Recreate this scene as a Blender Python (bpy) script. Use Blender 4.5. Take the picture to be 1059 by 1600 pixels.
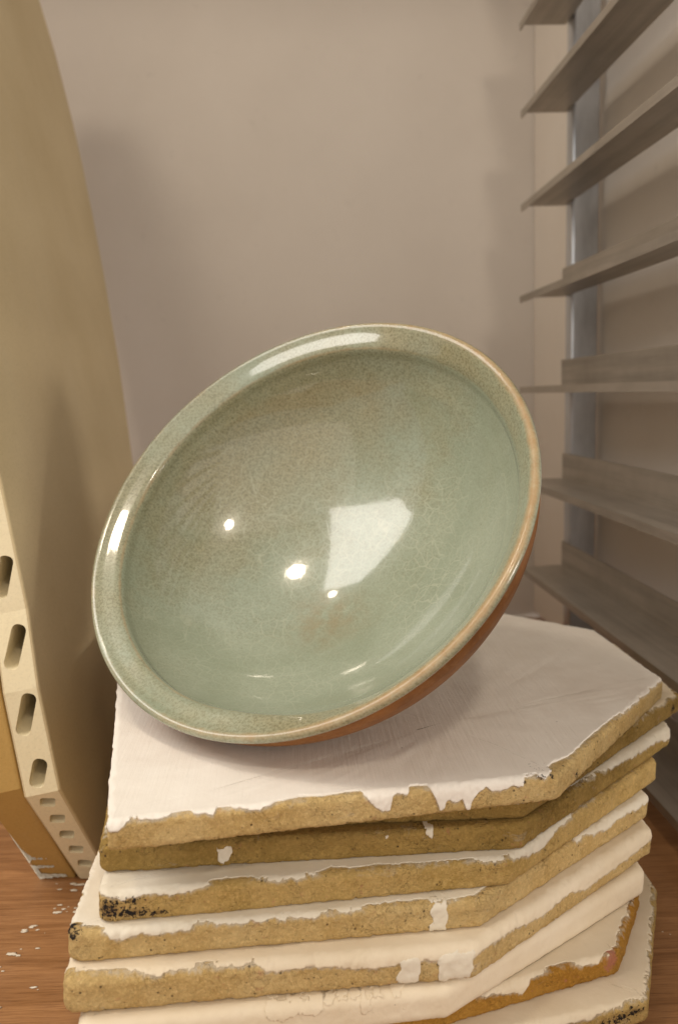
import bpy, bmesh, math, random
import numpy as np
from mathutils import Vector, Matrix

S = bpy.context.scene
for o in list(bpy.data.objects):
    bpy.data.objects.remove(o)
C = S.collection
ZC = 0.448                       # camera height above the wooden floor


def P(x, y, z):                  # a point given relative to the camera's height
    return Vector((x, y, z + ZC))


# ------------------------------------------------------------------ camera
cam_d = bpy.data.cameras.new("camera")
cam = bpy.data.objects.new("camera", cam_d)
C.objects.link(cam)
AX = np.array([[0.99795108, 0.0, 0.06398154],
               [-0.06333497, 0.1418066, 0.98786617],
               [0.009073, 0.98989438, -0.14151605]])
mw = Matrix.Identity(4)
for i in range(3):
    mw[i][0], mw[i][1], mw[i][2] = AX[i][0], AX[i][1], -AX[i][2]
mw[2][3] = ZC
cam.matrix_world = mw
cam_d.sensor_fit = 'VERTICAL'
cam_d.sensor_height = 24.0
cam_d.lens = 18.6
cam_d.clip_start = 0.01
cam_d.clip_end = 50
cam_d.dof.use_dof = True
cam_d.dof.focus_distance = 0.575
cam_d.dof.aperture_fstop = 3.6
S.camera = cam

# ------------------------------------------------------------------ world and lamps
w = bpy.data.worlds.new("World")
S.world = w
w.use_nodes = True
w.node_tree.nodes["Background"].inputs[0].default_value = (1.0, 0.90, 0.80, 1)
w.node_tree.nodes["Background"].inputs[1].default_value = 0.43
S.view_settings.view_transform = 'Standard'
S.view_settings.look = 'None'
S.view_settings.exposure = 0.22
S.view_settings.gamma = 1
S.cycles.max_bounces = 8
S.cycles.use_denoising = True


def area_lamp(name, loc, target, sx, sy, power, col, xdir=None):
    d = bpy.data.lights.new(name, 'AREA')
    d.shape = 'RECTANGLE'
    d.size, d.size_y = sx, sy
    d.energy = power
    d.color = col
    o = bpy.data.objects.new(name, d)
    C.objects.link(o)
    zz = (Vector(loc) - Vector(target)).normalized()
    xx = Vector(xdir or (1, 0, 0))
    xx = (xx - zz * xx.dot(zz)).normalized()
    yy = zz.cross(xx)
    m = Matrix.Identity(4)
    for i in range(3):
        m[i][0], m[i][1], m[i][2], m[i][3] = xx[i], yy[i], zz[i], loc[i]
    o.matrix_world = m
    return o


def bulb_lamp(name, loc, power, r, col):
    d = bpy.data.lights.new(name, 'POINT')
    d.energy = power
    d.shadow_soft_size = r
    d.color = col
    o = bpy.data.objects.new(name, d)
    C.objects.link(o)
    o.location = loc
    return o


# bright ceiling panel up and to the left (its mirror image is the pale quad in the bowl)
pc = P(-1.69, 0.46, 1.2)
area_lamp("ceiling_panel", pc, pc - Vector((0, 0, 1)), 1.46, 1.19, 29, (1.0, 0.95, 0.88), (-1.2, .65, 0))
WARM = (1.0, 0.86, 0.68)
bulb_lamp("ceiling_bulb", P(-0.62, 0.31, 1.22), 12.0, 0.07, WARM)
bulb_lamp("ceiling_bulb", P(-0.83, 0.73, 1.22), 2.0, 0.028, WARM)
bulb_lamp("ceiling_bulb", P(0.17, -0.60, 1.22), 17, 0.07, WARM)
# broad soft fill added behind the camera to brighten front faces
fc = P(-0.2, -3.4, 1.4)
area_lamp("front_fill", fc, P(0, .7, -.1), 10.0, 5.0, 76, (1.0, 0.91, 0.80))
# the lit room to the right of the camera
rc = P(5.5, -2.6, 0.55)
area_lamp("room_window", rc, P(-0.2, 0.7, -0.1), 1.1, 1.1, 105, (1.0, 0.90, 0.80))

# ------------------------------------------------------------------ numpy noise


def _hash(ix, iy, iz, seed):
    h = (ix * 374761393 + iy * 668265263 + iz * 2147483647 + seed * 974634571) & 0xffffffff
    h = ((h ^ (h >> 13)) * 1274126177) & 0xffffffff
    h = h ^ (h >> 16)
    return (h & 0xffff) / 65535.0


def vnoise(p, scale, seed=0):
    q = np.asarray(p, float) * scale + 1000.0
    i = np.floor(q).astype(np.int64)
    t = q - i
    t = t * t * (3 - 2 * t)
    r = 0
    for dx in (0, 1):
        for dy in (0, 1):
            for dz in (0, 1):
                wgt = (t[:, 0] if dx else 1 - t[:, 0]) * (t[:, 1] if dy else 1 - t[:, 1]) * (t[:, 2] if dz else 1 - t[:, 2])
                r = r + wgt * _hash(i[:, 0] + dx, i[:, 1] + dy, i[:, 2] + dz, seed)
    return r * 2 - 1


def fbm(p, scale, octs=4, seed=0, gain=0.5):
    r, a = 0, 1.0
    for k in range(octs):
        r = r + a * vnoise(p, scale * 2 ** k, seed + k * 17)
        a *= gain
    return r


# ------------------------------------------------------------------ node helpers
class NT:
    def __init__(self, name):
        self.m = bpy.data.materials.new(name)
        self.m.use_nodes = True
        self.t = self.m.node_tree
        self.b = self.t.nodes["Principled BSDF"]
        self.tc = self.n('ShaderNodeTexCoord').outputs['Object']

    def n(self, typ, **kw):
        x = self.t.nodes.new(typ)
        for k, v in kw.items():
            setattr(x, k, v)
        return x

    def l(self, a, b):
        self.t.links.new(a, b)

    def setin(self, node, name, v):
        s = node.inputs[name]
        if isinstance(v, bpy.types.NodeSocket):
            self.l(v, s)
        else:
            s.default_value = v

    def mapping(self, scale=(1, 1, 1), rot=(0, 0, 0), loc=(0, 0, 0), vec=None):
        x = self.n('ShaderNodeMapping')
        self.l(vec or self.tc, x.inputs[0])
        x.inputs['Scale'].default_value = scale
        x.inputs['Rotation'].default_value = rot
        x.inputs['Location'].default_value = loc
        return x.outputs[0]

    def noise(self, scale, detail=4, rough=.55, vec=None, dist=0.0, out=0):
        x = self.n('ShaderNodeTexNoise')
        self.l(vec or self.tc, x.inputs['Vector'])
        x.inputs['Scale'].default_value = scale
        x.inputs['Detail'].default_value = detail
        x.inputs['Roughness'].default_value = rough
        x.inputs['Distortion'].default_value = dist
        return x.outputs[out]

    def voro(self, scale, feature='F1', vec=None, rnd=1.0, out='Distance'):
        x = self.n('ShaderNodeTexVoronoi', feature=feature)
        self.l(vec or self.tc, x.inputs['Vector'])
        x.inputs['Scale'].default_value = scale
        x.inputs['Randomness'].default_value = rnd
        return x.outputs[out]

    def ramp(self, v, stops):
        x = self.n('ShaderNodeValToRGB')
        self.l(v, x.inputs[0])
        e = x.color_ramp.elements
        while len(e) < len(stops):
            e.new(0.5)
        for el, (p, c) in zip(e, stops):
            el.position = p
            el.color = (c, c, c, 1) if not isinstance(c, (tuple, list)) else (*c, 1)
        return x.outputs[0]

    def mix(self, fac, a, b, blend='MIX'):
        x = self.n('ShaderNodeMix', data_type='RGBA', blend_type=blend)
        self.setin(x, 0, fac)
        for idx, v in ((6, a), (7, b)):
            if isinstance(v, bpy.types.NodeSocket):
                self.l(v, x.inputs[idx])
            else:
                x.inputs[idx].default_value = (*v, 1)
        return x.outputs[2]

    def math(self, op, a, b=0.0, c=0.0, clamp=False):
        x = self.n('ShaderNodeMath', operation=op, use_clamp=clamp)
        for i, v in enumerate((a, b, c)):
            if isinstance(v, bpy.types.NodeSocket):
                self.l(v, x.inputs[i])
            else:
                x.inputs[i].default_value = v
        return x.outputs[0]

    def attr(self, name):
        return self.n('ShaderNodeAttribute', attribute_name=name).outputs['Fac']

    def bump(self, h, strength, dist, prev=None):
        x = self.n('ShaderNodeBump')
        x.inputs['Strength'].default_value = strength
        x.inputs['Distance'].default_value = dist
        self.l(h, x.inputs['Height'])
        if prev is not None:
            self.l(prev, x.inputs['Normal'])
        return x.outputs[0]

    def done(self, color=None, rough=None, normal=None, metal=None, spec=None):
        for nm, v in (('Base Color', color), ('Roughness', rough), ('Normal', normal), ('Metallic', metal), ('Specular IOR Level', spec)):
            if v is None:
                continue
            if isinstance(v, bpy.types.NodeSocket):
                self.l(v, self.b.inputs[nm])
            elif isinstance(v, tuple):
                self.b.inputs[nm].default_value = (*v, 1)
            else:
                self.b.inputs[nm].default_value = v
        return self.m


# ------------------------------------------------------------------ materials
def mat_clay(name, lo, hi, pit=0.5, offset=(0, 0, 0)):
    k = NT(name)
    v = k.mapping(loc=offset)
    big = k.noise(28, 5, .6, v)
    col = k.mix(k.ramp(big, [(.32, 0), (.68, 1)]), lo, hi)
    fine = k.noise(420, 4, .7, v)
    col = k.mix(k.math('MULTIPLY', k.ramp(fine, [(.48, 0), (.68, 1)]), .5), col, tuple(min(1, c * 1.35) for c in hi))
    fine2 = k.noise(300, 5, .75, k.mapping(loc=(offset[0] + 9, 2, 4)))
    col = k.mix(k.math('MULTIPLY', k.ramp(fine2, [(.34, 1), (.46, 0)]), .38), col, tuple(c * .5 for c in lo))
    # dark pits
    pv = k.mix(.25, v, k.noise(160, 3, .6, v, out=1), 'ADD')
    pits = k.ramp(k.voro(210, vec=v), [(.08, 1), (.2, 0)])
    pm = k.math('MULTIPLY', pits, k.ramp(k.noise(60, 3, .6, v), [(.5, 0), (.62, 1)]))
    col = k.mix(k.math('MULTIPLY', pm, pit), col, (.06, .04, .025))
    # thin white smears of old wash
    sm = k.ramp(k.noise(55, 6, .65, k.mapping((1, 1, 1.6), loc=(3, 1, 7)), dist=.6), [(.62, 0), (.72, 1)])
    col = k.mix(k.math('MULTIPLY', sm, .35), col, (.62, .55, .45))
    ha = k.ramp(k.math('MULTIPLY_ADD', k.attr('halo'), 1.0, k.math('MULTIPLY', k.math('SUBTRACT', k.noise(190, 4, .65, v), .5), 1.4)), [(.3, 0), (.85, 1)])
    col = k.mix(k.math('MULTIPLY', ha, .75), col, (.66, .58, .46))
    sa = k.attr('soot')
    sn = k.noise(380, 4, .72, v)
    soot = k.ramp(k.math('MULTIPLY_ADD', sa, .58, k.math('MULTIPLY', k.math('SUBTRACT', sn, .5), 2.6)), [(.42, 0), (.52, 1)])
    soot = k.math('MULTIPLY', soot, k.ramp(sa, [(.05, 0), (.2, 1)]))
    hl = k.ramp(k.math('MULTIPLY_ADD', sa, .6, k.math('MULTIPLY', k.math('SUBTRACT', k.noise(90, 4, .6, v), .5), 1.2)), [(.2, 0), (.6, 1)])
    col = k.mix(k.math('MULTIPLY', k.math('MULTIPLY', hl, sa), .7), col, (.17, .085, .03))
    col = k.mix(soot, col, (.028, .022, .02))
    st = k.attr('stain')
    stn = k.ramp(k.math('ADD', st, k.math('MULTIPLY', k.math('SUBTRACT', k.noise(150, 4, .65, v), .5), 2.6)), [(.35, 0), (.8, .85)])
    col = k.mix(stn, col, (.52, .20, .13))
    crumbs = k.noise(390, 5, .75, v)
    cr = k.ramp(k.voro(130, 'DISTANCE_TO_EDGE', k.mix(.02, v, k.noise(90, 3, .6, v, out=1), 'ADD')), [(0, 0), (.06, 1)])
    crm = k.mix(k.ramp(k.noise(40, 3, .5, v), [(.45, 0), (.6, 1)]), (1, 1, 1), cr)
    n = k.bump(crumbs, 1.0, .0027)
    n = k.bump(crm, .65, .0011, n)
    n = k.bump(k.math('MULTIPLY', pm, -1), .8, .0012, n)
    return k.done(col, .92, n, spec=.2)


def mat_wash(name, a, b, brush=(1, 1, 1), amt=.3, stain=(.55, .42, .28), stain_amt=.25):
    k = NT(name)
    v = k.tc
    col = k.mix(k.ramp(k.noise(22, 6, .62), [(.3, 0), (.7, 1)]), a, b)
    col = k.mix(k.math('MULTIPLY', k.ramp(k.noise(9, 5, .6, k.mapping(loc=(4, 4, 4))), [(.52, 0), (.72, 1)]), stain_amt), col, stain)
    specks = k.ramp(k.voro(70), [(.03, 1), (.06, 0)])
    spm = k.math('MULTIPLY', specks, k.ramp(k.noise(35, 2), [(.56, 0), (.62, 1)]))
    col = k.mix(k.math('MULTIPLY', spm, .6), col, (.2, .15, .11))
    sa = k.attr('soot')
    sn = k.noise(380, 4, .72)
    soot = k.ramp(k.math('MULTIPLY_ADD', sa, .5, k.math('MULTIPLY', k.math('SUBTRACT', sn, .5), 2.6)), [(.46, 0), (.56, 1)])
    soot = k.math('MULTIPLY', soot, k.ramp(sa, [(.05, 0), (.2, 1)]))
    col = k.mix(soot, col, (.028, .022, .02))
    br = k.noise(1.0, 4, .6, k.mapping(brush))
    wv = k.noise(75, 5, .6)
    n = k.bump(wv, amt, .0012)
    n = k.bump(br, amt, .0010, n)
    n = k.bump(k.noise(500, 3, .6), .25, .0004, n)
    return k.done(col, .85, n, spec=.25)


def mat_wall(name, a, b):
    k = NT(name)
    col = k.mix(k.ramp(k.noise(3.0, 6, .6), [(.3, 0), (.7, 1)]), a, b)
    sc = k.ramp(k.noise(26, 5, .7, dist=.4), [(.62, 0), (.78, 1)])
    col = k.mix(k.math('MULTIPLY', sc, .25), col, tuple(c * .6 for c in a))
    n = k.bump(k.noise(60, 5, .6), .3, .002)
    return k.done(col, .8, n, spec=.25)


def mat_board(name, a, b):
    k = NT(name)
    col = k.mix(k.ramp(k.noise(5, 6, .6), [(.3, 0), (.7, 1)]), a, b)
    wash = k.ramp(k.noise(14, 6, .65, k.mapping((1, 1, .5))), [(.55, 0), (.75, 1)])
    col = k.mix(k.math('MULTIPLY', wash, .2), col, (.55, .47, .33))
    col = k.mix(k.math('MULTIPLY', k.ramp(k.noise(380, 4, .7), [(.5, 0), (.8, 1)]), .35), col, tuple(c * .6 for c in a))
    n = k.bump(k.noise(330, 5, .7), .5, .0009)
    n = k.bump(k.noise(24, 4, .5), .3, .002, n)
    return k.done(col, .62, n, spec=.35)


def mat_wood():
    k = NT("varnished_wood")
    v = k.mapping((1.0, 14, 1))
    wv = k.noise(7, 8, .62, v, dist=1.2)
    col = k.mix(k.ramp(wv, [(.3, 0), (.7, 1)]), (.25, .115, .042), (.44, .225, .095))
    fine = k.noise(22, 6, .7, k.mapping((1.2, 40, 1)))
    col = k.mix(k.math('MULTIPLY', k.ramp(fine, [(.48, 0), (.62, 1)]), .5), col, (.12, .042, .014))
    sm = k.ramp(k.noise(16, 7, .68, k.mapping((1, 2.2, 1), loc=(2, 5, 0))), [(.66, 0), (.76, 1)])
    col = k.mix(k.math('MULTIPLY', sm, .45), col, (.55, .46, .38))
    n = k.bump(fine, .25, .0008)
    return k.done(col, k.ramp(k.noise(30, 5, .6), [(.3, .28), (.7, .5)]), n, spec=.5)


def mat_steel(name, a, b, rough, metal=1.0, streak=(2, 2, 60)):
    k = NT(name)
    col = k.mix(k.ramp(k.noise(12, 6, .65), [(.3, 0), (.7, 1)]), a, b)
    gr = k.ramp(k.noise(1.0, 5, .7, k.mapping(streak)), [(.44, 0), (.66, 1)])
    col = k.mix(k.math('MULTIPLY', gr, .42), col, tuple(c * .45 for c in a))
    n = k.bump(k.noise(120, 4, .6), .15, .0006)
    return k.done(col, rough, n, metal=metal)


def mat_glaze(name, inner=True):
    k = NT(name)
    green = k.mix(k.ramp(k.noise(11, 5, .55, dist=.4), [(.3, 0), (.7, 1)]), (.285, .33, .24), (.38, .425, .33))
    tan = (.35, .325, .20)
    br = k.attr('tan')
    tn = k.math('ADD', br, k.math('MULTIPLY', k.math('SUBTRACT', k.noise(16, 6, .65), .5), 1.1))
    col = k.mix(k.ramp(tn, [(.35, 0), (.85, 1)]), green, tan)
    # fine mottling of the glaze
    mot = k.noise(520, 3, .75)
    col = k.mix(k.math('MULTIPLY', k.ramp(mot, [(.38, 1), (.56, 0)]), k.math('MULTIPLY_ADD', k.ramp(tn, [(.15, 0), (.7, 1)]), .5, .18)), col, (.15, .135, .07))
    # iron specks
    sp = k.ramp(k.voro(230), [(.07, 1), (.14, 0)])
    spm = k.math('MULTIPLY', sp, k.ramp(k.noise(95, 2), [(.52, 0), (.6, 1)]))
    col = k.mix(k.math('MULTIPLY', spm, k.math('MULTIPLY_ADD', br, .7, .35)), col, (.10, .06, .03))
    # brown where the glaze breaks over the edges
    e = k.attr('edge')
    en = k.math('ADD', e, k.math('MULTIPLY', k.math('SUBTRACT', k.noise(55, 5, .65), .5), .9))
    edge_c = k.mix(k.ramp(k.noise(80, 4, .6), [(.3, 0), (.7, 1)]), (.40, .235, .10), (.48, .36, .21))
    col = k.mix(k.ramp(en, [(.35, 0), (.95, .9)]), col, edge_c)
    # iron bloom on the bottom of the bowl
    blo = k.attr('bloom')
    col = k.mix(k.math('MULTIPLY', k.math('MULTIPLY', blo, k.ramp(k.noise(70, 5, .65), [(.35, 0), (.65, 1)])), .7), col, (.29, .21, .11))
    # crackle lines
    warp = k.mix(.03, k.tc, k.noise(14, 3, .6, out=1), 'ADD')
    c1 = k.ramp(k.voro(82, 'DISTANCE_TO_EDGE', warp), [(0, 1), (.036, 0)])
    c2 = k.ramp(k.voro(150, 'DISTANCE_TO_EDGE', warp), [(0, 1), (.045, 0)])
    ck = k.math('MAXIMUM', c1, k.math('MULTIPLY', c2, .5))
    ck = k.math('MULTIPLY', ck, k.ramp(k.noise(9, 3), [(.35, .2), (.6, 1)]))
    ck = k.math('MULTIPLY', ck, k.attr('crackle'))
    col = k.mix(k.math('MULTIPLY', ck, .5), col, (.56, .57, .44))
    n = k.bump(k.noise(30, 2, .4), .05, .0010)
    n = k.bump(k.noise(200, 2, .5), .035, .0004, n)
    n = k.bump(k.math('MULTIPLY', ck, -1), .03, .0003, n)
    m = k.done(col, .22, n, spec=.3)
    k.l(k.math('MULTIPLY_ADD', e, -.85, 1.0, True), k.b.inputs['Coat Weight'])
    k.b.inputs['Coat Roughness'].default_value = .05
    k.b.inputs['Coat IOR'].default_value = 1.55
    k.l(n, k.b.inputs['Coat Normal'])
    return m


def mat_brown():
    k = NT("iron_brown_glaze")
    col = k.mix(k.ramp(k.noise(20, 6, .65), [(.3, 0), (.7, 1)]), (.15, .055, .011), (.33, .132, .028))
    col = k.mix(k.math('MULTIPLY', k.ramp(k.noise(200, 4, .7), [(.5, 0), (.7, 1)]), .4), col, (.36, .19, .07))
    n = k.bump(k.noise(150, 4, .6), .25, .0008)
    return k.done(col, .5, n, spec=.3)


WALL = mat_wall("plaster_paint", (.66, .61, .56), (.72, .67, .62))
LIT_WALL = mat_wall("plaster_paint_lit", (.83, .77, .70), (.87, .82, .76))  # wall paint lightened to make up for light the rails block
WOOD = mat_wood()
CLAY = [mat_clay("fired_clay_tan", (.60, .40, .15), (.72, .53, .25), .85),
        mat_clay("fired_clay_ochre", (.53, .35, .11), (.66, .46, .185), .6, (3, 2, 1)),
        mat_clay("fired_clay_coarse_shaded", (.33, .21, .055), (.47, .31, .10), .9, (7, 3, 5)),  # coarse ochre clay, darkened to carry the shade under the top shelf
        mat_clay("fired_clay_orange", (.42, .20, .028), (.53, .28, .055), .35, (5, 1, 2))]
WASH_W = mat_wash("kiln_wash_white", (.80, .745, .67), (.87, .825, .755), (420, 16, 60), .34, (.6, .5, .42), .3)
WASH_C = mat_wash("kiln_wash_cream", (.70, .59, .43), (.77, .67, .52), (90, 60, 90), .42, (.62, .50, .34), .4)
WASH_P = mat_wash("kiln_wash_pale", (.70, .63, .50), (.78, .72, .61), (90, 60, 90), .45)
BOARD = mat_board("cordierite_tan", (.54, .43, .25), (.62, .51, .32))
BOARD_E = mat_board("cordierite_pale", (.74, .64, .42), (.80, .71, .50))
BOARD_O = mat_board("cordierite_yellow", (.44, .27, .075), (.50, .32, .11))
STEEL = mat_steel("galvanised_steel", (.55, .58, .63), (.68, .71, .76), .36, 1.0, (14, 14, 3))
ALU = mat_steel("dull_aluminium", (.39, .35, .30), (.50, .455, .40), .42, .6, (60, 2.5, 60))
GLAZE = mat_glaze("celadon_glaze")
BROWN = mat_brown()


# ------------------------------------------------------------------ object helpers
def link(name, me, mat, parent=None, smooth=True):
    o = bpy.data.objects.new(name, me)
    C.objects.link(o)
    if mat is not None:
        for m in (mat if isinstance(mat, (list, tuple)) else [mat]):
            me.materials.append(m)
    if parent is not None:
        o.parent = parent
    if smooth:
        me.polygons.foreach_set('use_smooth', [True] * len(me.polygons))
    return o


def tag(o, label=None, cat=None, group=None, kind=None):
    for k, v in (('label', label), ('category', cat), ('group', group), ('kind', kind)):
        if v:
            o[k] = v
    return o


def mesh_np(name, verts, faces):
    me = bpy.data.meshes.new(name)
    me.from_pydata([tuple(v) for v in verts], [], [tuple(int(i) for i in f) for f in faces])
    me.update()
    return me


def fattr(me, name, vals):
    a = me.attributes.new(name, 'FLOAT', 'POINT')
    a.data.foreach_set('value', np.asarray(vals, np.float32))


def box_bm(bm, lo, hi):
    vs = [bm.verts.new((x, y, z)) for x in (lo[0], hi[0]) for y in (lo[1], hi[1]) for z in (lo[2], hi[2])]
    for f in ((0, 1, 3, 2), (4, 6, 7, 5), (0, 4, 5, 1), (2, 3, 7, 6), (0, 2, 6, 4), (1, 5, 7, 3)):
        bm.faces.new([vs[i] for i in f])
    return vs


def bm_mesh(bm, name):
    bmesh.ops.recalc_face_normals(bm, faces=bm.faces)
    me = bpy.data.meshes.new(name)
    bm.to_mesh(me)
    bm.free()
    return me


# ------------------------------------------------------------------ setting
def slab(name, lo, hi, mat, kind='structure'):
    bm = bmesh.new()
    box_bm(bm, lo, hi)
    bmesh.ops.bevel(bm, geom=bm.edges[:], offset=.002, segments=1, profile=.5, affect='EDGES')
    o = link(name, bm_mesh(bm, name), mat, smooth=False)
    tag(o, kind=kind)
    return o


slab("wood_floor", (-.70, -.2, -.03), (.62, 1.58, 0), WOOD)
slab("back_wall", (-.70, 1.582, -.03), (.62, 1.62, 1.9), WALL)
rw = slab("right_wall", (.070, .84, -.46), (.11, 1.580, 1.45), LIT_WALL)
rw.location = (.42, 0, .0215 + ZC)
rw.rotation_euler.y = -.043
slab("shade_panel", (-.70, .86, 1.46), (.40, 1.578, 1.48), WALL)  # unseen panel, added to keep lamp light off the upper back wall
slab("left_wall", (-.64, .80, .002), (-.60, 1.580, 1.9), WALL)

# ------------------------------------------------------------------ metal rack on the right wall
rack = bpy.data.objects.new("metal_rack", None)
C.objects.link(rack)
rack.location = (.412, 1.18, .0215 + ZC)
tag(rack, "dull metal rack of angled tray rails on a steel upright along right wall", "rack")


def sweep_profile(name, prof, y0, y1, mat, parent, seg=14, bend=0.0015, seed=0):
    rnd = random.Random(seed)
    n = len(prof)
    verts, faces = [], []
    ys = np.linspace(y0, y1, seg)
    ph = rnd.uniform(0, 6)
    for y in ys:
        dx = bend * math.sin(ph + y * 5)
        dz = bend * math.sin(ph * 2 + y * 4)
        for (x, z) in prof:
            verts.append((x + dx, y, z + dz))
    for s in range(seg - 1):
        for i in range(n):
            j = (i + 1) % n
            faces.append((s * n + i, s * n + j, (s + 1) * n + j, (s + 1) * n + i))
    faces.append(tuple(range(n))[::-1])
    faces.append(tuple((seg - 1) * n + i for i in range(n)))
    bm = bmesh.new()
    vs = [bm.verts.new(v) for v in verts]
    for f in faces:
        bm.faces.new([vs[i] for i in f])
    me = bm_mesh(bm, name)
    o = link(name, me, mat, parent, smooth=False)
    return o


inv = Matrix.Translation(-Vector((.42, 1.18, .0215 + ZC)))
RAIL_Z = [0.845, 0.701, .557, .432, .297, .162, .0215, -.125, -.2685, -.412]
for i, z in enumerate(RAIL_Z):
    z += ZC
    th = .0022
    xi, xo, fl, lp = .374, .4435, .040, .010
    prof = [(xi, z - lp), (xi, z), (xo - th, z), (xo - th, z + fl), (xo, z + fl), (xo, z - th), (xi + th, z - th), (xi + th, z - lp)]
    o = sweep_profile("rail", prof, -.35, 1.25, ALU, rack, 24, .0012, i)
    o.matrix_parent_inverse = inv
rack.rotation_euler.y = -.043     # the rack leans a little out of plumb
# upright channel behind the rails
bm = bmesh.new()
outl = [(.4490, 1.222), (.4462, 1.2235), (.4450, 1.227), (.4450, 1.246), (.4475, 1.246), (.4475, 1.2275), (.449, 1.2245), (.4845, 1.2245), (.4845, 1.246), (.487, 1.246), (.487, 1.225), (.4845, 1.222)]
lo = [bm.verts.new((x, y, .022)) for x, y in outl]
hi = [bm.verts.new((x, y, 1.85)) for x, y in outl]
for i in range(len(outl)):
    j = (i + 1) % len(outl)
    bm.faces.new((lo[i], lo[j], hi[j], hi[i]))
bm.faces.new(lo[::-1])
bm.faces.new(hi)
o = link("upright", bm_mesh(bm, "upright"), STEEL, rack, smooth=False)
o.matrix_parent_inverse = inv


# ------------------------------------------------------------------ outlines
def round_poly(pts, r, fine, coarse, is_fine):
    """rounded polygon, resampled; returns points (n,2), outward normals (n,2); pts counter-clockwise"""
    pts = [np.array(p, float) for p in pts]
    n = len(pts)
    path = []
    for i in range(n):
        a, b, c = pts[i - 1], pts[i], pts[(i + 1) % n]
        d1 = (a - b) / np.linalg.norm(a - b)
        d2 = (c - b) / np.linalg.norm(c - b)
        ang = math.acos(np.clip(d1 @ d2, -1, 1))
        rr = r[i] if isinstance(r, (list, tuple)) else r
        tl = min(rr / math.tan(ang / 2), .4 * np.linalg.norm(a - b), .4 * np.linalg.norm(c - b))
        p1, p2 = b + d1 * tl, b + d2 * tl
        for s in np.linspace(0, 1, 9):
            path.append((1 - s) ** 2 * p1 + 2 * s * (1 - s) * b + s * s * p2)
    path = np.array(path + [path[0]])
    seg = np.linalg.norm(np.diff(path, axis=0), axis=1)
    cum = np.concatenate([[0], np.cumsum(seg)])
    L = cum[-1]
    out, s = [], 0.0
    while s < L - fine * .5:
        q = np.array([np.interp(s, cum, path[:, 0]), np.interp(s, cum, path[:, 1])])
        out.append(q)
        s += fine if is_fine(q) else coarse
    out = np.array(out)
    tn = np.roll(out, -1, 0) - np.roll(out, 1, 0)
    tn /= np.linalg.norm(tn, axis=1)[:, None]
    nr = np.stack([tn[:, 1], -tn[:, 0]], 1)
    return out, nr


def clip_shell(V, F, w, N, th, sink):
    """part of the triangle mesh where w > 0, lifted by th along N, with a skirt at its ragged border"""
    verts, attr_src = [], []
    idx = {}

    def vid(i):
        if i not in idx:
            idx[i] = len(verts)
            verts.append(V[i] + N[i] * th[i])
            attr_src.append((i, i, 0.0))
        return idx[i]

    def eid(i, j):
        key = (i, j) if i < j else (j, i)
        if key not in idx:
            a, b = key
            t = w[a] / (w[a] - w[b])
            t = min(max(t, .02), .98)
            p = V[a] * (1 - t) + V[b] * t
            nn = N[a] * (1 - t) + N[b] * t
            tt = th[a] * (1 - t) + th[b] * t
            idx[key] = (len(verts), len(verts) + 1)
            verts.append(p + nn * tt)
            verts.append(p - nn * sink)
            attr_src.append((a, b, t))
            attr_src.append((a, b, t))
        return idx[key]
    faces = []
    pos = w > 0
    cnt = pos[F].sum(1)
    for f in F[cnt == 3]:
        faces.append((vid(f[0]), vid(f[1]), vid(f[2])))
    for f in F[(cnt == 1) | (cnt == 2)]:
        p = pos[f]
        if p.sum() == 1:
            k = int(np.argmax(p))
            a, b, c = f[k], f[(k + 1) % 3], f[(k + 2) % 3]
            e1, e2 = eid(a, b), eid(a, c)
            faces.append((vid(a), e1[0], e2[0]))
            faces.append((e1[0], e1[1], e2[1], e2[0]))
        else:
            k = int(np.argmin(p))
            a, b, c = f[k], f[(k + 1) % 3], f[(k + 2) % 3]
            e1, e2 = eid(a, b), eid(a, c)
            faces.append((e1[0], vid(b), vid(c)))
            faces.append((e1[0], vid(c), e2[0]))
            faces.append((e2[0], e2[1], e1[1], e1[0]))
    return np.array(verts), faces, attr_src


SHELVES = []


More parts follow.
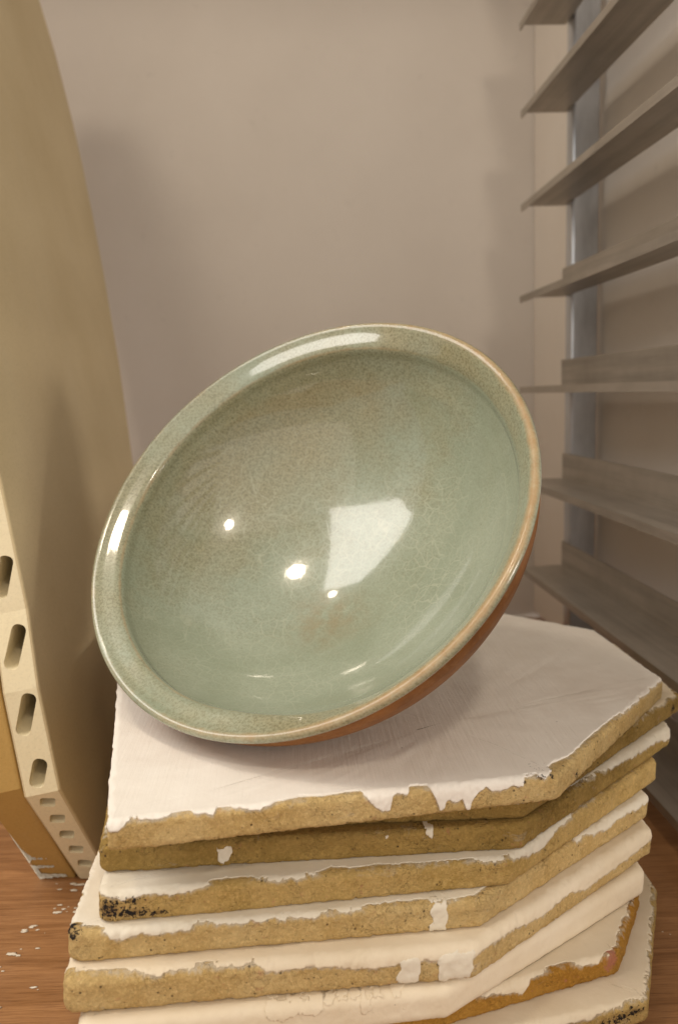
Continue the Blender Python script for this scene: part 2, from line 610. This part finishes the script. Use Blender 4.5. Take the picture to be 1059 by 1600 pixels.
def kiln_shelf(label, poly, ztop, t, clay, wash, seed, hb=None, base=.9, chamf=.9, wash_th=.00038, rough=.0007,
               patches=(), patch_mat=None, soot=(), stain=(), corner_r=.009, nz=.0020, front_y=None, re=.0045, fine=.0013):
    """poly[0] = front-left corner, poly[1] = front-right corner, poly[2] = right corner, rest behind.
    hb: list of (X, h) along the front edge: lower border of the wash as a share of the thickness;
    chamf: h or list of (X, h) along the right front chamfer."""
    A, B, R = np.array(poly[0]), np.array(poly[1]), np.array(poly[2])

    def is_fine(q):
        return q[1] < max(A[1], B[1], R[1]) + .02 and (q[0] > poly[0][0] - .003)
    out, nr = round_poly(poly, corner_r, fine, .007, is_fine)
    n = len(out)
    cen = out.mean(0)
    re = min(re, t * .42)
    rows = [(.02, 0.0, 'b')]
    for a in np.linspace(-90, 0, 5):
        rows.append((re - re * math.cos(math.radians(a)), re + re * math.sin(math.radians(a)), 's'))
    for zz in np.linspace(re, t - re, 9)[1:-1]:
        rows.append((0, zz, 's'))
    for a in np.linspace(0, 90, 6):
        rows.append((re - re * math.cos(math.radians(a)), t - re + re * math.sin(math.radians(a)), 's'))
    for d in (re + .0012, re + .0027, re + .0045, re + .007):
        rows.append((d, t, 't'))
    V = []
    H = []                       # effective height used for the wash border
    Nn = []
    for (d, z, k) in rows:
        q = out - nr * d
        V.append(np.column_stack([q, np.full(n, z)]))
        H.append(np.full(n, z if k != 't' else t + (d - re)))
        if k == 't':
            Nn.append(np.tile([0, 0, 1.0], (n, 1)))
        elif k == 'b':
            Nn.append(np.tile([0, 0, -1.0], (n, 1)))
        else:
            if z < re:
                sa = (z - re) / re
            elif z > t - re:
                sa = (z - t + re) / re
            else:
                sa = 0
            ca = math.sqrt(max(0, 1 - sa * sa))
            Nn.append(np.column_stack([nr * ca, np.full(n, sa)]))
    last = V[-1][:, :2]
    for s in (.12, .3, .55, .8):
        q = last * (1 - s) + cen * s
        V.append(np.column_stack([q, np.full(n, t)]))
        H.append(np.full(n, t + .01 + .1 * s))
        Nn.append(np.tile([0, 0, 1.0], (n, 1)))
    nr_rows = len(V)
    V = np.concatenate(V)
    H = np.concatenate(H)
    Nn = np.concatenate(Nn)
    V = np.vstack([V, [cen[0], cen[1], t], [cen[0], cen[1], 0]])
    H = np.append(H, [t + .2, -.01])
    Nn = np.vstack([Nn, [0, 0, 1], [0, 0, -1]])
    quads = []
    for r_ in range(nr_rows - 1):
        for i in range(n):
            j = (i + 1) % n
            quads.append((r_ * n + i, r_ * n + j, (r_ + 1) * n + j, (r_ + 1) * n + i))
    tris = []
    for i in range(n):
        j = (i + 1) % n
        tris.append(((nr_rows - 1) * n + i, (nr_rows - 1) * n + j, len(V) - 2))
        tris.append((j, i, len(V) - 1))
    # rough sides: broken grain and a slightly uneven edge
    Q = V + seed * 3.17
    side = np.clip((np.abs(V[:, 2] - t / 2) < t / 2 - 1e-5).astype(float), 0, 1)
    V0 = V.copy()
    dis = fbm(Q, 90, 3, seed) * rough * .5 + fbm(Q, 300, 2, seed + 5) * rough * .6
    pit = np.clip(vnoise(Q, 330, seed + 9) - .45, 0, 1) * rough * 3.0 + np.clip(.16 - np.abs(fbm(Q, 190, 2, seed + 21)), 0, 1) * 4 * rough * (vnoise(Q, 70, seed + 22) > -.1)
    V = V + Nn * ((dis - pit) * side)[:, None]
    # wash border
    X, Y = V0[:, 0], V0[:, 1]
    ab = (B - A) / np.linalg.norm(B - A)
    ab_n = np.array([ab[1], -ab[0]])
    d_front = (np.column_stack([X, Y]) - A) @ ab_n          # > 0 outside the front edge
    br = (R - B) / np.linalg.norm(R - B)
    br_n = np.array([br[1], -br[0]])
    d_ch = (np.column_stack([X, Y]) - B) @ br_n
    on_front = d_front > -.012
    on_ch = (~on_front | (d_ch > d_front)) & (d_ch > -.012)
    hbv = np.full(len(V), base)
    if hb:
        hb = sorted(hb)
        hbv[on_front] = np.interp(X[on_front], [p[0] for p in hb], [p[1] for p in hb])
    if isinstance(chamf, (list, tuple)):
        hbv[on_ch] = np.interp(X[on_ch], [p[0] for p in chamf], [p[1] for p in chamf])
    else:
        hbv[on_ch] = chamf
    jag = fbm(Q * [1, 1, .35], 150, 4, seed + 3, .72) * nz * .62 + fbm(Q, 45, 2, seed + 31) * nz * .4 + np.maximum(0, vnoise(Q * [1, 1, .2], 520, seed + 60) - .35) * nz * 1.3
    wfield = H - np.clip(hbv, .02, 2.2) * t + jag * np.where(hbv < .1, .2, 1)
    # inner top always covered, underside never
    wfield = np.where(H > t + .0095, .01, wfield)
    wfield = np.where(V0[:, 2] < .0012, -.01, wfield)
    cov = np.array(quads)
    Ftri = np.concatenate([cov[:, [0, 1, 2]], cov[:, [0, 2, 3]], np.array(tris)])
    sootv = np.zeros(len(V))
    for (x0, h0, rx, rh, am) in soot:
        sootv = np.maximum(sootv, am * np.clip(1.25 - np.sqrt(((X - x0) / rx) ** 2 + ((V0[:, 2] / t - h0) / rh) ** 2), 0, 1) * (on_front | on_ch))
    stv = np.zeros(len(V))
    for (x0, h0, rx, rh, am) in stain:
        stv = np.maximum(stv, am * np.clip(1.3 - np.sqrt(((X - x0) / rx) ** 2 + ((V0[:, 2] / t - h0) / rh) ** 2), 0, 1) * (on_front | on_ch))
    base_pt = np.array([cen[0], cen[1], 0])
    off = Vector((cen[0], cen[1], ztop - t + ZC))
    me = mesh_np("kiln_shelf", V - base_pt, quads + tris)
    fattr(me, 'soot', sootv)
    fattr(me, 'stain', stv)
    fattr(me, 'halo', np.exp(np.clip(wfield, -.05, 0) / .0016) * (V0[:, 2] > .001))
    o = link("kiln_shelf", me, clay)
    o.location = off
    tag(o, label, "kiln shelf", "octagonal kiln shelves stacked on the wood floor")
    th = wash_th * (1 + .35 * fbm(Q, 60, 2, seed + 40))
    th = np.maximum(th, .0002)
    vs, fs, src = clip_shell(V, Ftri, wfield, Nn, th, .0004)
    wm = mesh_np("kiln_wash", vs - base_pt, fs)
    fattr(wm, 'soot', [sootv[a] * (1 - q) + sootv[b] * q for a, b, q in src])
    wo = link("kiln_wash", wm, wash, o)
    # separate brighter dabs of wash
    if patches:
        nzp = fbm(Q * [1, 1, .6], 150, 4, seed + 77, .7) * .0022
        for (x0, x1, h0, h1) in patches:
            dx = np.minimum(X - x0, x1 - X)
            dz = np.minimum(V0[:, 2] - h0 * t, h1 * t - V0[:, 2])
            wp = np.where(on_front, np.minimum(dx, dz) + nzp, -.01)
            wp = np.where(V0[:, 2] < .0006, -.01, wp)
            wp = np.where(np.minimum(dx, dz) < -.004, -.01, wp)
            if (wp > 0).any():
                vs, fs, src = clip_shell(V, Ftri, wp, Nn, th + (.0005 if patch_mat else .00012), .0002)
                pm = mesh_np("wash_dab", vs - base_pt, fs)
                link("wash_dab", pm, patch_mat or WASH_P, o)
    SHELVES.append(o)
    return o


# bottom to top; coordinates are metres, camera at (0, 0)
kiln_shelf("lowest cream kiln shelf, set back under the black-pitted one on the wood floor",
           [(-.04, .43), (.235, .490), (.295, .60), (.285, .80), (.20, .86), (-.14, .80)], -.431, .0168, CLAY[1], WASH_C, 12, fine=.006)
kiln_shelf("low cream shelf with black pitted corner edge, jutting right beneath the orange edged shelf",
           [(-.04, .424), (.2505, .484), (.3165, .611), (.314, .80), (.21, .88), (-.13, .80)], -.413, .018, CLAY[1], WASH_C, 9,
           hb=[(-.1, .9), (.1951, .72), (.2195, .86), (.2344, .98), (.2495, 1.02)], chamf=.98,
           soot=[(.228, .50, .012, .35, .95), (.240, .66, .010, .3, .9), (.215, .4, .006, .3, .8)], corner_r=.006)
kiln_shelf("shelf with bare orange edge and a pink stain at its right corner",
           [(-.06, .417), (.239, .5085), (.286, .580), (.285, .80), (.2, .86), (-.14, .80)], -.395, .018, CLAY[3], WASH_C, 8,
           hb=[(0.0, .98), (.1059, 1.05), (.1338, .8), (.1531, .6), (.1604, .56), (.1679, .9), (.1829, 1.06), (.2035, .96), (.2193, .85), (.2273, 1.02), (.2381, 1.0)],
           chamf=1.04, stain=[(.2315, .75, .007, .42, .95)], corner_r=.006)
kiln_shelf("cream washed shelf with peeling flakes of wash along its front edge",
           [(-.1265, .432), (.102, .4525), (.287, .574), (.285, .70), (.22, .86), (-.14, .80)], -.3725, .0225, CLAY[0], WASH_C, 7,
           hb=[(-.2, .02), (.3, .02)], base=.02, chamf=.02, corner_r=.012, rough=.0003, re=.006,
           patches=[(-.0138, .0219, .72, 1.05), (.0219, .0381, .88, 1.05), (.0381, .0462, .95, 1.05), (.0455, .0536, .52, 1.05), (.0536, .072, .9, 1.05), (.0709, .0790, .45, .66)], patch_mat=WASH_C)
kiln_shelf("thick rounded cream shelf with two white dabs near its front right corner",
           [(-.1365, .4405), (.1205, .458), (.300, .592), (.297, .74), (.22, .87), (-.155, .80)], -.3475, .0248, CLAY[0], WASH_C, 6,
           hb=[(-.1245, 1.1), (-.096, .98), (-.0777, .92), (-.0627, .96), (-.0492, 1.0), (-.0238, 1.0), (-.0186, .97), (-.0119, .78), (0, .74), (.012, .84), (.0281, .77), (.0444, .66), (.0608, .64), (.069, .73), (.0856, .74), (.0982, .68), (.1214, .73)],
           chamf=[(.12, .80), (.15, .78), (.18, .60), (.2, .72), (.22, .50), (.26, .58), (.29, .62)], corner_r=.011, re=.0065,
           patches=[(.0700, .0823, .02, .8), (.0962, .1185, .08, .82)])
kiln_shelf("shelf jutting out left with small black scorch on its left corner",
           [(-.1365, .4535), (.127, .4745), (.302, .607), (.298, .74), (.22, .87), (-.145, .80)], -.327, .0204, CLAY[0], WASH_P, 5,
           hb=[(-.1315, 1.2), (-.1194, 1.18), (-.1125, 1.02), (-.1056, .78), (-.0979, .80), (-.0875, .84), (-.0758, .76), (-.064, .86), (-.0538, .93), (-.0403, .95), (-.0255, .94), (-.0203, .92), (-.0041, .91), (.0123, .9), (.0283, .98), (.0454, .97), (.0517, 1.08), (.0622, 1.08), (.0792, 1.12), (.0963, 1.04), (.1136, 1.08), (.1266, 1.15)],
           chamf=[(.13, 1.15), (.19, 1.12), (.22, 1.0), (.25, .78), (.27, .88), (.295, .75)], corner_r=.0105,
           soot=[(-.1335, .92, .0085, .22, .95)], patches=[(.0935, .1035, .05, 1.0)])
kiln_shelf("shelf with a large black scorched patch on its front left corner",
           [(-.1185, .4615), (.150, .4885), (.3185, .630), (.316, .77), (.23, .88), (-.145, .80)], -.3065, .0204, CLAY[1], WASH_P, 4,
           hb=[(-.1133, .92), (-.1037, .84), (-.0979, .85), (-.0897, .92), (-.0721, .82), (-.0563, .92), (-.0471, 1.1), (-.0258, 1.14), (-.0205, 1.02), (-.0054, .93), (.0083, .95), (.0178, 1.0), (.0262, 1.22), (.0384, 1.18), (.0393, 1.08), (.0588, 1.1), (.0804, 1.08), (.0978, 1.02), (.1155, 1.02), (.1333, .98), (.1445, .96), (.150, 1.0)],
           chamf=[(.152, .95), (.165, .7), (.18, .62), (.195, .9), (.22, 1.08), (.3, 1.2)], corner_r=.010,
           soot=[(-.112, .45, .014, .5, .98), (-.099, .32, .020, .30, .95), (-.0965, .72, .010, .22, .85), (-.083, .26, .010, .16, .85)])
kiln_shelf("recessed ochre shelf with bare coarse front coloured darker for shade, right under the topmost pair",
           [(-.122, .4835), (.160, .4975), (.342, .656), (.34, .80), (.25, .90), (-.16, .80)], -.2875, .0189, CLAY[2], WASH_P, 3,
           hb=[(-.2, 2.1), (.3, 2.1)], base=1.05, chamf=[(.16, 1.6), (.22, 1.05), (.24, 1.0), (.28, .82), (.30, .72), (.325, .66), (.334, .45), (.345, .4)], corner_r=.010, rough=.0008,
           patches=[(-.0472, -.0378, .22, .80), (.0918, .0965, .70, 1.02), (.064, .067, .7, .84)],
           soot=[(.044, .42, .0022, .12, .9)])
kiln_shelf("bare grey-cream shelf set back beneath the topmost one, its corner showing far right",
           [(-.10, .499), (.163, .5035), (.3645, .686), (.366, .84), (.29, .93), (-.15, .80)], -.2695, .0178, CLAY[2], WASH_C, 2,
           hb=[(-.2, 1.1), (.10, 1.1), (.115, .8), (.14, .7), (.17, .8)], chamf=[(.165, .9), (.22, 1.0), (.36, 1.0)], corner_r=.008, soot=[(.352, .5, .005, .3, .85)])
kiln_shelf("topmost shelf with fresh white wash dripping over its front, carrying the bowl",
           [(-.107, .446), (.1815, .4945), (.3392, .6716), (.336, .8264), (.256, .8942), (.14, .985), (-.171, .80)], -.250, .0194, CLAY[0], WASH_W, 1,
           hb=[(-.1075, 1.1), (-.1055, .74), (-.1006, .76), (-.0952, 1.0), (-.0783, .93), (-.0638, 1.05), (-.0456, .87), (-.0433, 1.05), (-.0268, .97), (-.0174, .87), (-.015, .97), (.0016, 1.1), (.008, 1.14), (.0274, 1.08), (.0365, 1.15), (.0464, 1.14), (.0552, .62), (.0602, .40), (.0652, .44), (.0668, .86), (.0682, .9), (.0768, .87), (.0785, 1.09), (.0849, 1.09), (.0927, .97), (.0966, .52), (.0990, .2), (.1016, .24), (.1030, .54), (.1045, .57), (.1097, .42), (.114, .53), (.1172, .12), (.1194, .12), (.1207, .45), (.1252, .68), (.1302, .88), (.1355, .67), (.1441, .73), (.1469, .82), (.156, .76), (.1574, 1.02), (.1675, 1.0), (.1717, .86), (.1777, 1.0), (.1824, 1.25)],
           chamf=[(.182, 1.3), (.2, 1.05), (.23, 1.12), (.27, 1.0), (.33, .96)], corner_r=.005, rough=.0007, wash_th=.0011, nz=.0011,
           soot=[(.1695, .93, .0045, .13, .9), (.178, .92, .003, .12, .85), (.158, .82, .002, .12, .9), (.205, .3, .003, .2, .8)], re=.0040, fine=.00095)


# small lumps of thick wash dried on the top shelf
top = SHELVES[-1]
rl = random.Random(8)
bm = bmesh.new()
for (x, y) in [(-0.1117, 0.5594), (-0.0667, 0.5204), (-0.0603, 0.5172), (-0.0413, 0.5136), (-0.0255, 0.51), (-0.0917, 0.5139), (-0.1165, 0.5651), (-0.0734, 0.5057)]:
    for q in range(rl.choice((2, 3, 4))):
        ret = bmesh.ops.create_icosphere(bm, subdivisions=2, radius=1)
        r_ = rl.uniform(.0006, .0016)
        ox, oy = rl.gauss(0, .0028), rl.gauss(0, .0010)
        k1, k2 = rl.uniform(0, 6), rl.uniform(0, 6)
        for v in ret['verts']:
            kk = 1 + .35 * math.sin(v.co.x * 4 + k1) * math.cos(v.co.y * 5 + k2)
            v.co = Vector((x + ox + v.co.x * r_ * 1.7 * kk, y + oy + v.co.y * r_ * .8 * kk, .0007 + v.co.z * r_ * .55))
me = bm_mesh(bm, "wash_lumps")
me.transform(Matrix.Translation(Vector((-top.location.x, -top.location.y, .0185))))
tag(link("wash_lumps", me, WASH_W, top), kind='stuff')

# ------------------------------------------------------------------ leaning boards on the left
def lean_board(name, label, a, b, thick, poly_yz, mat_face, mat_edge, cutters):
    """poly_yz: (Y, z-rel-camera) outline in the plane X = a + b*(z + ZC)"""
    pts = []
    c = sum((Vector((a + b * (z + ZC), y, z + ZC)) for y, z in poly_yz), Vector()) / len(poly_yz)
    nrm = Vector((1, 0, -b)).normalized()
    bm = bmesh.new()
    fr = [bm.verts.new(Vector((a + b * (z + ZC), y, z + ZC))) for y, z in poly_yz]
    bk = [bm.verts.new(v.co - nrm * thick) for v in fr]
    zmin = min(v.co.z for v in fr + bk)
    for v in bk:
        if v.co.z < .03:
            v.co.z = max(v.co.z, .0015)
    f1 = bm.faces.new(fr)
    f2 = bm.faces.new(bk[::-1])
    n = len(fr)
    for i in range(n):
        bm.faces.new((fr[i], bk[i], bk[(i + 1) % n], fr[(i + 1) % n])).material_index = 1
    bmesh.ops.recalc_face_normals(bm, faces=bm.faces)
    frs = set(fr)
    long_e = [e for e in bm.edges if (e.verts[0] in frs) == (e.verts[1] in frs)]
    bmesh.ops.bevel(bm, geom=long_e, offset=.0022, segments=2, profile=.5, affect='EDGES')
    me = bpy.data.meshes.new(name)
    bm.to_mesh(me)
    bm.free()
    o = link(name, me, [mat_face, mat_edge], smooth=False)
    if cutters:
        cb = bmesh.new()
        for (pos, length, wid, direc) in cutters:
            t_ = bmesh.new()
            box_bm(t_, (-wid / 2, -.09, -length / 2), (wid / 2, .09, length / 2))
            ed = [e for e in t_.edges if abs((e.verts[0].co - e.verts[1].co).y) > .1]
            bmesh.ops.recalc_face_normals(t_, faces=t_.faces)
            bmesh.ops.bevel(t_, geom=ed, offset=wid * (.40 if length > .02 else .2), segments=4, profile=.5, affect='EDGES')
            up = Vector(direc).normalized()
            xx = (nrm - up * nrm.dot(up)).normalized()
            yy = up.cross(xx)
            M4 = Matrix.Identity(4)
            for i in range(3):
                M4[i][0], M4[i][1], M4[i][2], M4[i][3] = xx[i], yy[i], up[i], pos[i]
            bmesh.ops.transform(t_, matrix=M4, verts=t_.verts)
            tm = bpy.data.meshes.new("tmp")
            t_.to_mesh(tm)
            t_.free()
            cb.from_mesh(tm)
            bpy.data.meshes.remove(tm)
        bmesh.ops.recalc_face_normals(cb, faces=cb.faces)
        cm = bpy.data.meshes.new("cut")
        cb.to_mesh(cm)
        cb.free()
        cm.materials.append(mat_face)
        cm.materials.append(mat_edge)
        cm.polygons.foreach_set('material_index', [1] * len(cm.polygons))
        co = bpy.data.objects.new("cut", cm)
        C.objects.link(co)
        md = o.modifiers.new("holes", 'BOOLEAN')
        md.operation = 'DIFFERENCE'
        md.object = co
        md.solver = 'EXACT'
        dg = bpy.context.evaluated_depsgraph_get()
        dg.update()
        nm = bpy.data.meshes.new_from_object(o.evaluated_get(dg))
        o.modifiers.clear()
        o.data = nm
        bpy.data.objects.remove(co)
        bpy.data.meshes.remove(cm)
        bpy.data.meshes.remove(me)
    # origin at the foot of the board
    foot = Vector((a, c.y, 0))
    o.data.transform(Matrix.Translation(-foot))
    o.location = foot
    tag(o, label, "kiln shelf")
    return o


A_, B_ = -.165, -.20
OUT = [(.700, -ZC), (.637, -.326), (.648, -.24), (.668, -.178), (.682, -.065), (.70, .1), (.72, .3), (.75, .6), (.80, .72), (.92, .78), (1.08, .77),
       (1.22, .70), (1.315, .589), (1.345, .53), (1.361, .44), (1.361, .365), (1.348, .27), (1.329, .182), (1.29, .05), (1.232, -.078), (1.10, -.40), (1.06, -ZC)]


def bp(y, z, inset=.0155):
    return Vector((A_ + B_ * (z + ZC) - inset, y, z + ZC))


CUT = []
for z, ln in ((-.045, .036), (-.098, .036), (-.152, .036), (-.209, .035), (-.263, .035), (-.312, .024)):
    y = float(np.interp(-z, [-.3, -.1, .065, .178, .24, .326], [.72, .70, .682, .668, .648, .637]))
    CUT.append((bp(y, z), ln, .0125, (B_ * -1, -.12, 1)))
for z in (-.339, -.360, -.381, -.402, -.423):
    y = float(np.interp(-z, [.326, ZC], [.637, .700]))
    CUT.append((bp(y, z), .0115, .0125, (B_ * -1, -.5, 1)))
hollow = lean_board("hollow_kiln_shelf", "big tan hollow-core kiln shelf with slotted edge leaning at left", A_, B_, .031, OUT, BOARD, BOARD_E, CUT)
OUT2 = [(y + .004, z) for y, z in OUT]
solid = lean_board("solid_kiln_shelf", "solid yellow kiln shelf with white drips leaning behind the slotted one", A_ - .0335, B_, .034, OUT2, BOARD_O, BOARD_O, [])

# thin streaks of dried wash on the solid board's lower edge
def wash_streak(y0, z0, y1, z1, u0, u1, seed):
    """strip on the lower edge face of the solid board, from u0 to u1 across its thickness (0 = near the hollow board)"""
    rs = random.Random(seed)
    d = Vector((0, y1 - y0, z1 - z0))
    nface = Vector((0, -(z0 - z1), -(y1 - y0))).normalized()
    bm_ = bmesh.new()
    top, bot = [], []
    n_ = 14
    for i in range(n_ + 1):
        tt = i / n_
        for lst, (ya, za) in ((top, (y0, z0)), (bot, (y1, z1))):
            u = u0 + (u1 - u0) * tt
            jit = rs.uniform(-.0006, .0006)
            taper = 1 - .6 * tt if u1 < u0 else 1
            ym, zm = (y0 + y1) / 2, (z0 + z1) / 2
            yy = ym + (ya - ym) * taper
            zz = zm + (za - zm) * taper + jit
            x = A_ - .0335 + B_ * (zz + ZC) - .034 * u
            lst.append(bm_.verts.new(Vector((x, yy + .004, zz + ZC)) + nface * .0006))
    for i in range(n_):
        bm_.faces.new((top[i], top[i + 1], bot[i + 1], bot[i]))
    bmesh.ops.solidify(bm_, geom=bm_.faces[:], thickness=.0008)
    o_ = link("wash_streak", bm_mesh(bm_, "wash_streak"), WASH_P, solid)
    o_.matrix_parent_inverse = Matrix.Translation(-solid.location)


def on_edge(tt):
    return (.637 + .063 * tt, -.326 - .122 * tt)


for k_, (ta, tb, ua) in enumerate(((.30, .345, .55), (.60, .63, .62), (.73, .77, .45), (.83, .87, .38), (.93, .995, .2))):
    wash_streak(*on_edge(ta), *on_edge(tb), .97, ua, k_)
for k_ in range(5):
    wash_streak(*on_edge(.05 + k_ * .19), *on_edge(.05 + (k_ + 1) * .19), .985, .84 - .02 * (k_ % 2), 20 + k_)

# ------------------------------------------------------------------ the bowl
R = .1908
NRM = Vector((-.45138, -.63160, .63035)).normalized()
RC = P(.00378, .61662, -.07985)

EXT = []                          # profile (depth below the rim plane, radius), both in units of R
LIP = [(.012, .958), (.006, .966), (.001, .976), (.0, .984), (.003, .992), (.010, .999), (.019, 1.001), (.030, .998), (.039, .991), (.046, .983)]
HB, RB = .715, .990


def ext_r(s):
    return RB * math.sqrt(max(0, 1 - (s / HB) ** 2))


BODY = [(.046, .983), (.054, .978), (.070, .980)] + [(HB * math.sin(t_), RB * math.cos(t_)) for t_ in np.linspace(.17, math.asin(.655 / HB), 70)]
FOOT = [(.655, ext_r(.655)), (.672, .385), (.69, .378), (.705, .372), (.71, .36), (.705, .345), (.67, .335), (.66, .30), (.658, .15), (.658, .002)]
FLANGE = [(.012, .958), (.0215, .935), (.0315, .905), (.037, .892), (.042, .884), (.049, .878), (.058, .874), (.070, .8725)]
RI, HI = .888, .62
INNER = [(.070, .8725), (.082, .8725), (.098, .874)] + [(HI * math.sin(t_), RI * math.cos(t_)) for t_ in np.linspace(.185, math.pi / 2 - .002, 150)]


def lathe(name, prof, mat, parent, seg=256, wob=.003, tanf=None, flip=False, warp=0):
    prof = np.array(prof, float)
    # resample finely so that attributes vary smoothly
    pts = [prof[0]]
    for p, q in zip(prof[:-1], prof[1:]):
        k = max(1, int(np.linalg.norm(q - p) / .020))
        for i in range(1, k + 1):
            pts.append(p + (q - p) * i / k)
    prof = np.array(pts)
    ang = np.linspace(0, 2 * math.pi, seg, endpoint=False)
    # the flange dips inward on the viewer's right
    dd_ = np.abs((ang - math.radians(5) + math.pi) % (2 * math.pi) - math.pi)
    steep = np.clip((math.radians(92) - dd_) / math.radians(40), 0, 1)
    steep = steep * steep * (3 - 2 * steep)
    V = []
    for s, r in prof:
        rr = r * (1 + wob * (np.sin(ang * 2 + .6) * .6 + np.sin(ang * 3 + 2.0) * .5 + np.sin(ang * 7 + 1) * .12) * min(1, r * 1.2))
        q2 = min(1, max(0, (.958 - r) / .087)) * max(0, 1 - max(0, s - .05) / .30) ** 2 * (warp if s < .35 else 0)
        q = min(1, max(0, (.958 - r) / .087)) * min(1, max(0, (.25 - s) / .19)) * (warp if s < .25 else 0)
        ss = s + q * (-.006 * np.cos(ang) - .002 + .050 * steep)
        rr = rr + q2 * .030 * steep + wob * 1.0 * np.sin(ang * 2 + 2.2) * r
        V.append(np.column_stack([rr * np.cos(ang), rr * np.sin(ang), -ss]))
    V = np.concatenate(V) * R
    m = len(prof)
    F = []
    for i in range(m - 1):
        for j in range(seg):
            k = (j + 1) % seg
            F.append((i * seg + j, i * seg + k, (i + 1) * seg + k, (i + 1) * seg + j))
    me = mesh_np(name, V, F)
    if flip:
        me.flip_normals()
    sv = np.repeat(prof[:, 0], seg)
    rv = np.repeat(prof[:, 1], seg)
    av = np.tile(ang, m)
    if tanf:
        for nm, vals in tanf(sv, rv, av, V).items():
            fattr(me, nm, vals)
    return link(name, me, mat, parent)


bowl = bpy.data.objects.new("ceramic_bowl", None)
C.objects.link(bowl)
tag(bowl, "pale green crackle glazed bowl tipped on its side on the white shelf", "bowl")
e1 = Vector((0, 0, 1)).cross(NRM).normalized()
e2 = NRM.cross(e1)
m = Matrix.Identity(4)
for i in range(3):
    m[i][0], m[i][1], m[i][2], m[i][3] = e1[i], e2[i], NRM[i], RC[i]
bowl.matrix_world = m


def g(x, c, wd):
    return np.exp(-((x - c) / wd) ** 2)


def glaze_attrs(s, r, a, V):
    # e1 is roughly the viewer's right; e2 is up along the opening
    up = np.sin(a)
    lf = -np.cos(a)
    d = {}
    edge = (.62 + .3 * np.clip(-lf, -.6, 1)) * g(np.hypot(s - .002, r - .982), 0, .020) + .62 * (.25 + .75 * np.clip(.9 + lf, 0, 1)) * g(np.hypot(s - .047, r - .876), 0, .012) + .8 * g(s, .046, .009) * (r > .95)
    right = np.clip(-lf * .8 - up * .1, 0, 1)
    edge = edge + right * .34 * g(np.hypot(s - .015, r - .96), 0, .03)
    d['edge'] = np.clip(edge, 0, 1)
    tanv = .30 + .66 * np.clip(lf * .55 + up * .6, -1, 1) * np.clip((r - .25) / .5, 0, 1)
    tanv = np.where((s < .052), .60 - .15 * np.sin(a * 3 + 1), tanv)
    d['tan'] = np.clip(tanv, 0, 1)
    d['bloom'] = np.exp(-(((V[:, 0] / R + .02) / .16) ** 2 + ((V[:, 1] / R + .25) / .14) ** 2)) * (s > .3)
    d['crackle'] = np.clip(.45 + (s - .1) * 1.2, 0, 1) * (s > .05) + .25 * (s <= .05)
    return d


lathe("rim", LIP[::-1] + FLANGE[1:], GLAZE, bowl, tanf=glaze_attrs, warp=1)
lathe("glazed_interior", INNER, GLAZE, bowl, tanf=glaze_attrs, warp=1)
lathe("bowl_wall", BODY, BROWN, bowl, flip=True)
lathe("foot_ring", FOOT, BROWN, bowl, flip=True)

# ------------------------------------------------------------------ crumbs of dry wash on the floor
rnd = random.Random(4)
bm = bmesh.new()
spots = [(-.20, .69, .005), (-.19, .655, .004), (-.205, .66, .003), (-.172, .655, .005), (-.225, .60, .006), (-.232, .585, .004), (-.235, .54, .005), (-.2, .56, .003), (-.21, .63, .004),
         (.33, .6, .003), (.325, .55, .003)]
for x, y, r in spots:
    for q in range(7 if r > .0035 else 2):
        ret = bmesh.ops.create_icosphere(bm, subdivisions=2, radius=1)
        s = r * rnd.uniform(.12, .75)
        ox, oy = rnd.gauss(0, r * 1.5), rnd.gauss(0, r * .7)
        ax = rnd.uniform(.9, 1.6)
        for v in ret['verts']:
            k = 1 + .45 * math.sin(v.co.x * 5 + x * 900) * math.cos(v.co.y * 6 + q * 7 + y * 500)
            v.co = Vector((x + ox + v.co.x * s * ax * k, y + oy + v.co.y * s * .55 * k, .0003 + max(-.2, v.co.z) * s * .10))
crumbs = link("wash_crumbs", bm_mesh(bm, "wash_crumbs"), WASH_P)
tag(crumbs, "flat white crumbs of dried kiln wash scattered on the wood floor", "crumbs", kind='stuff')
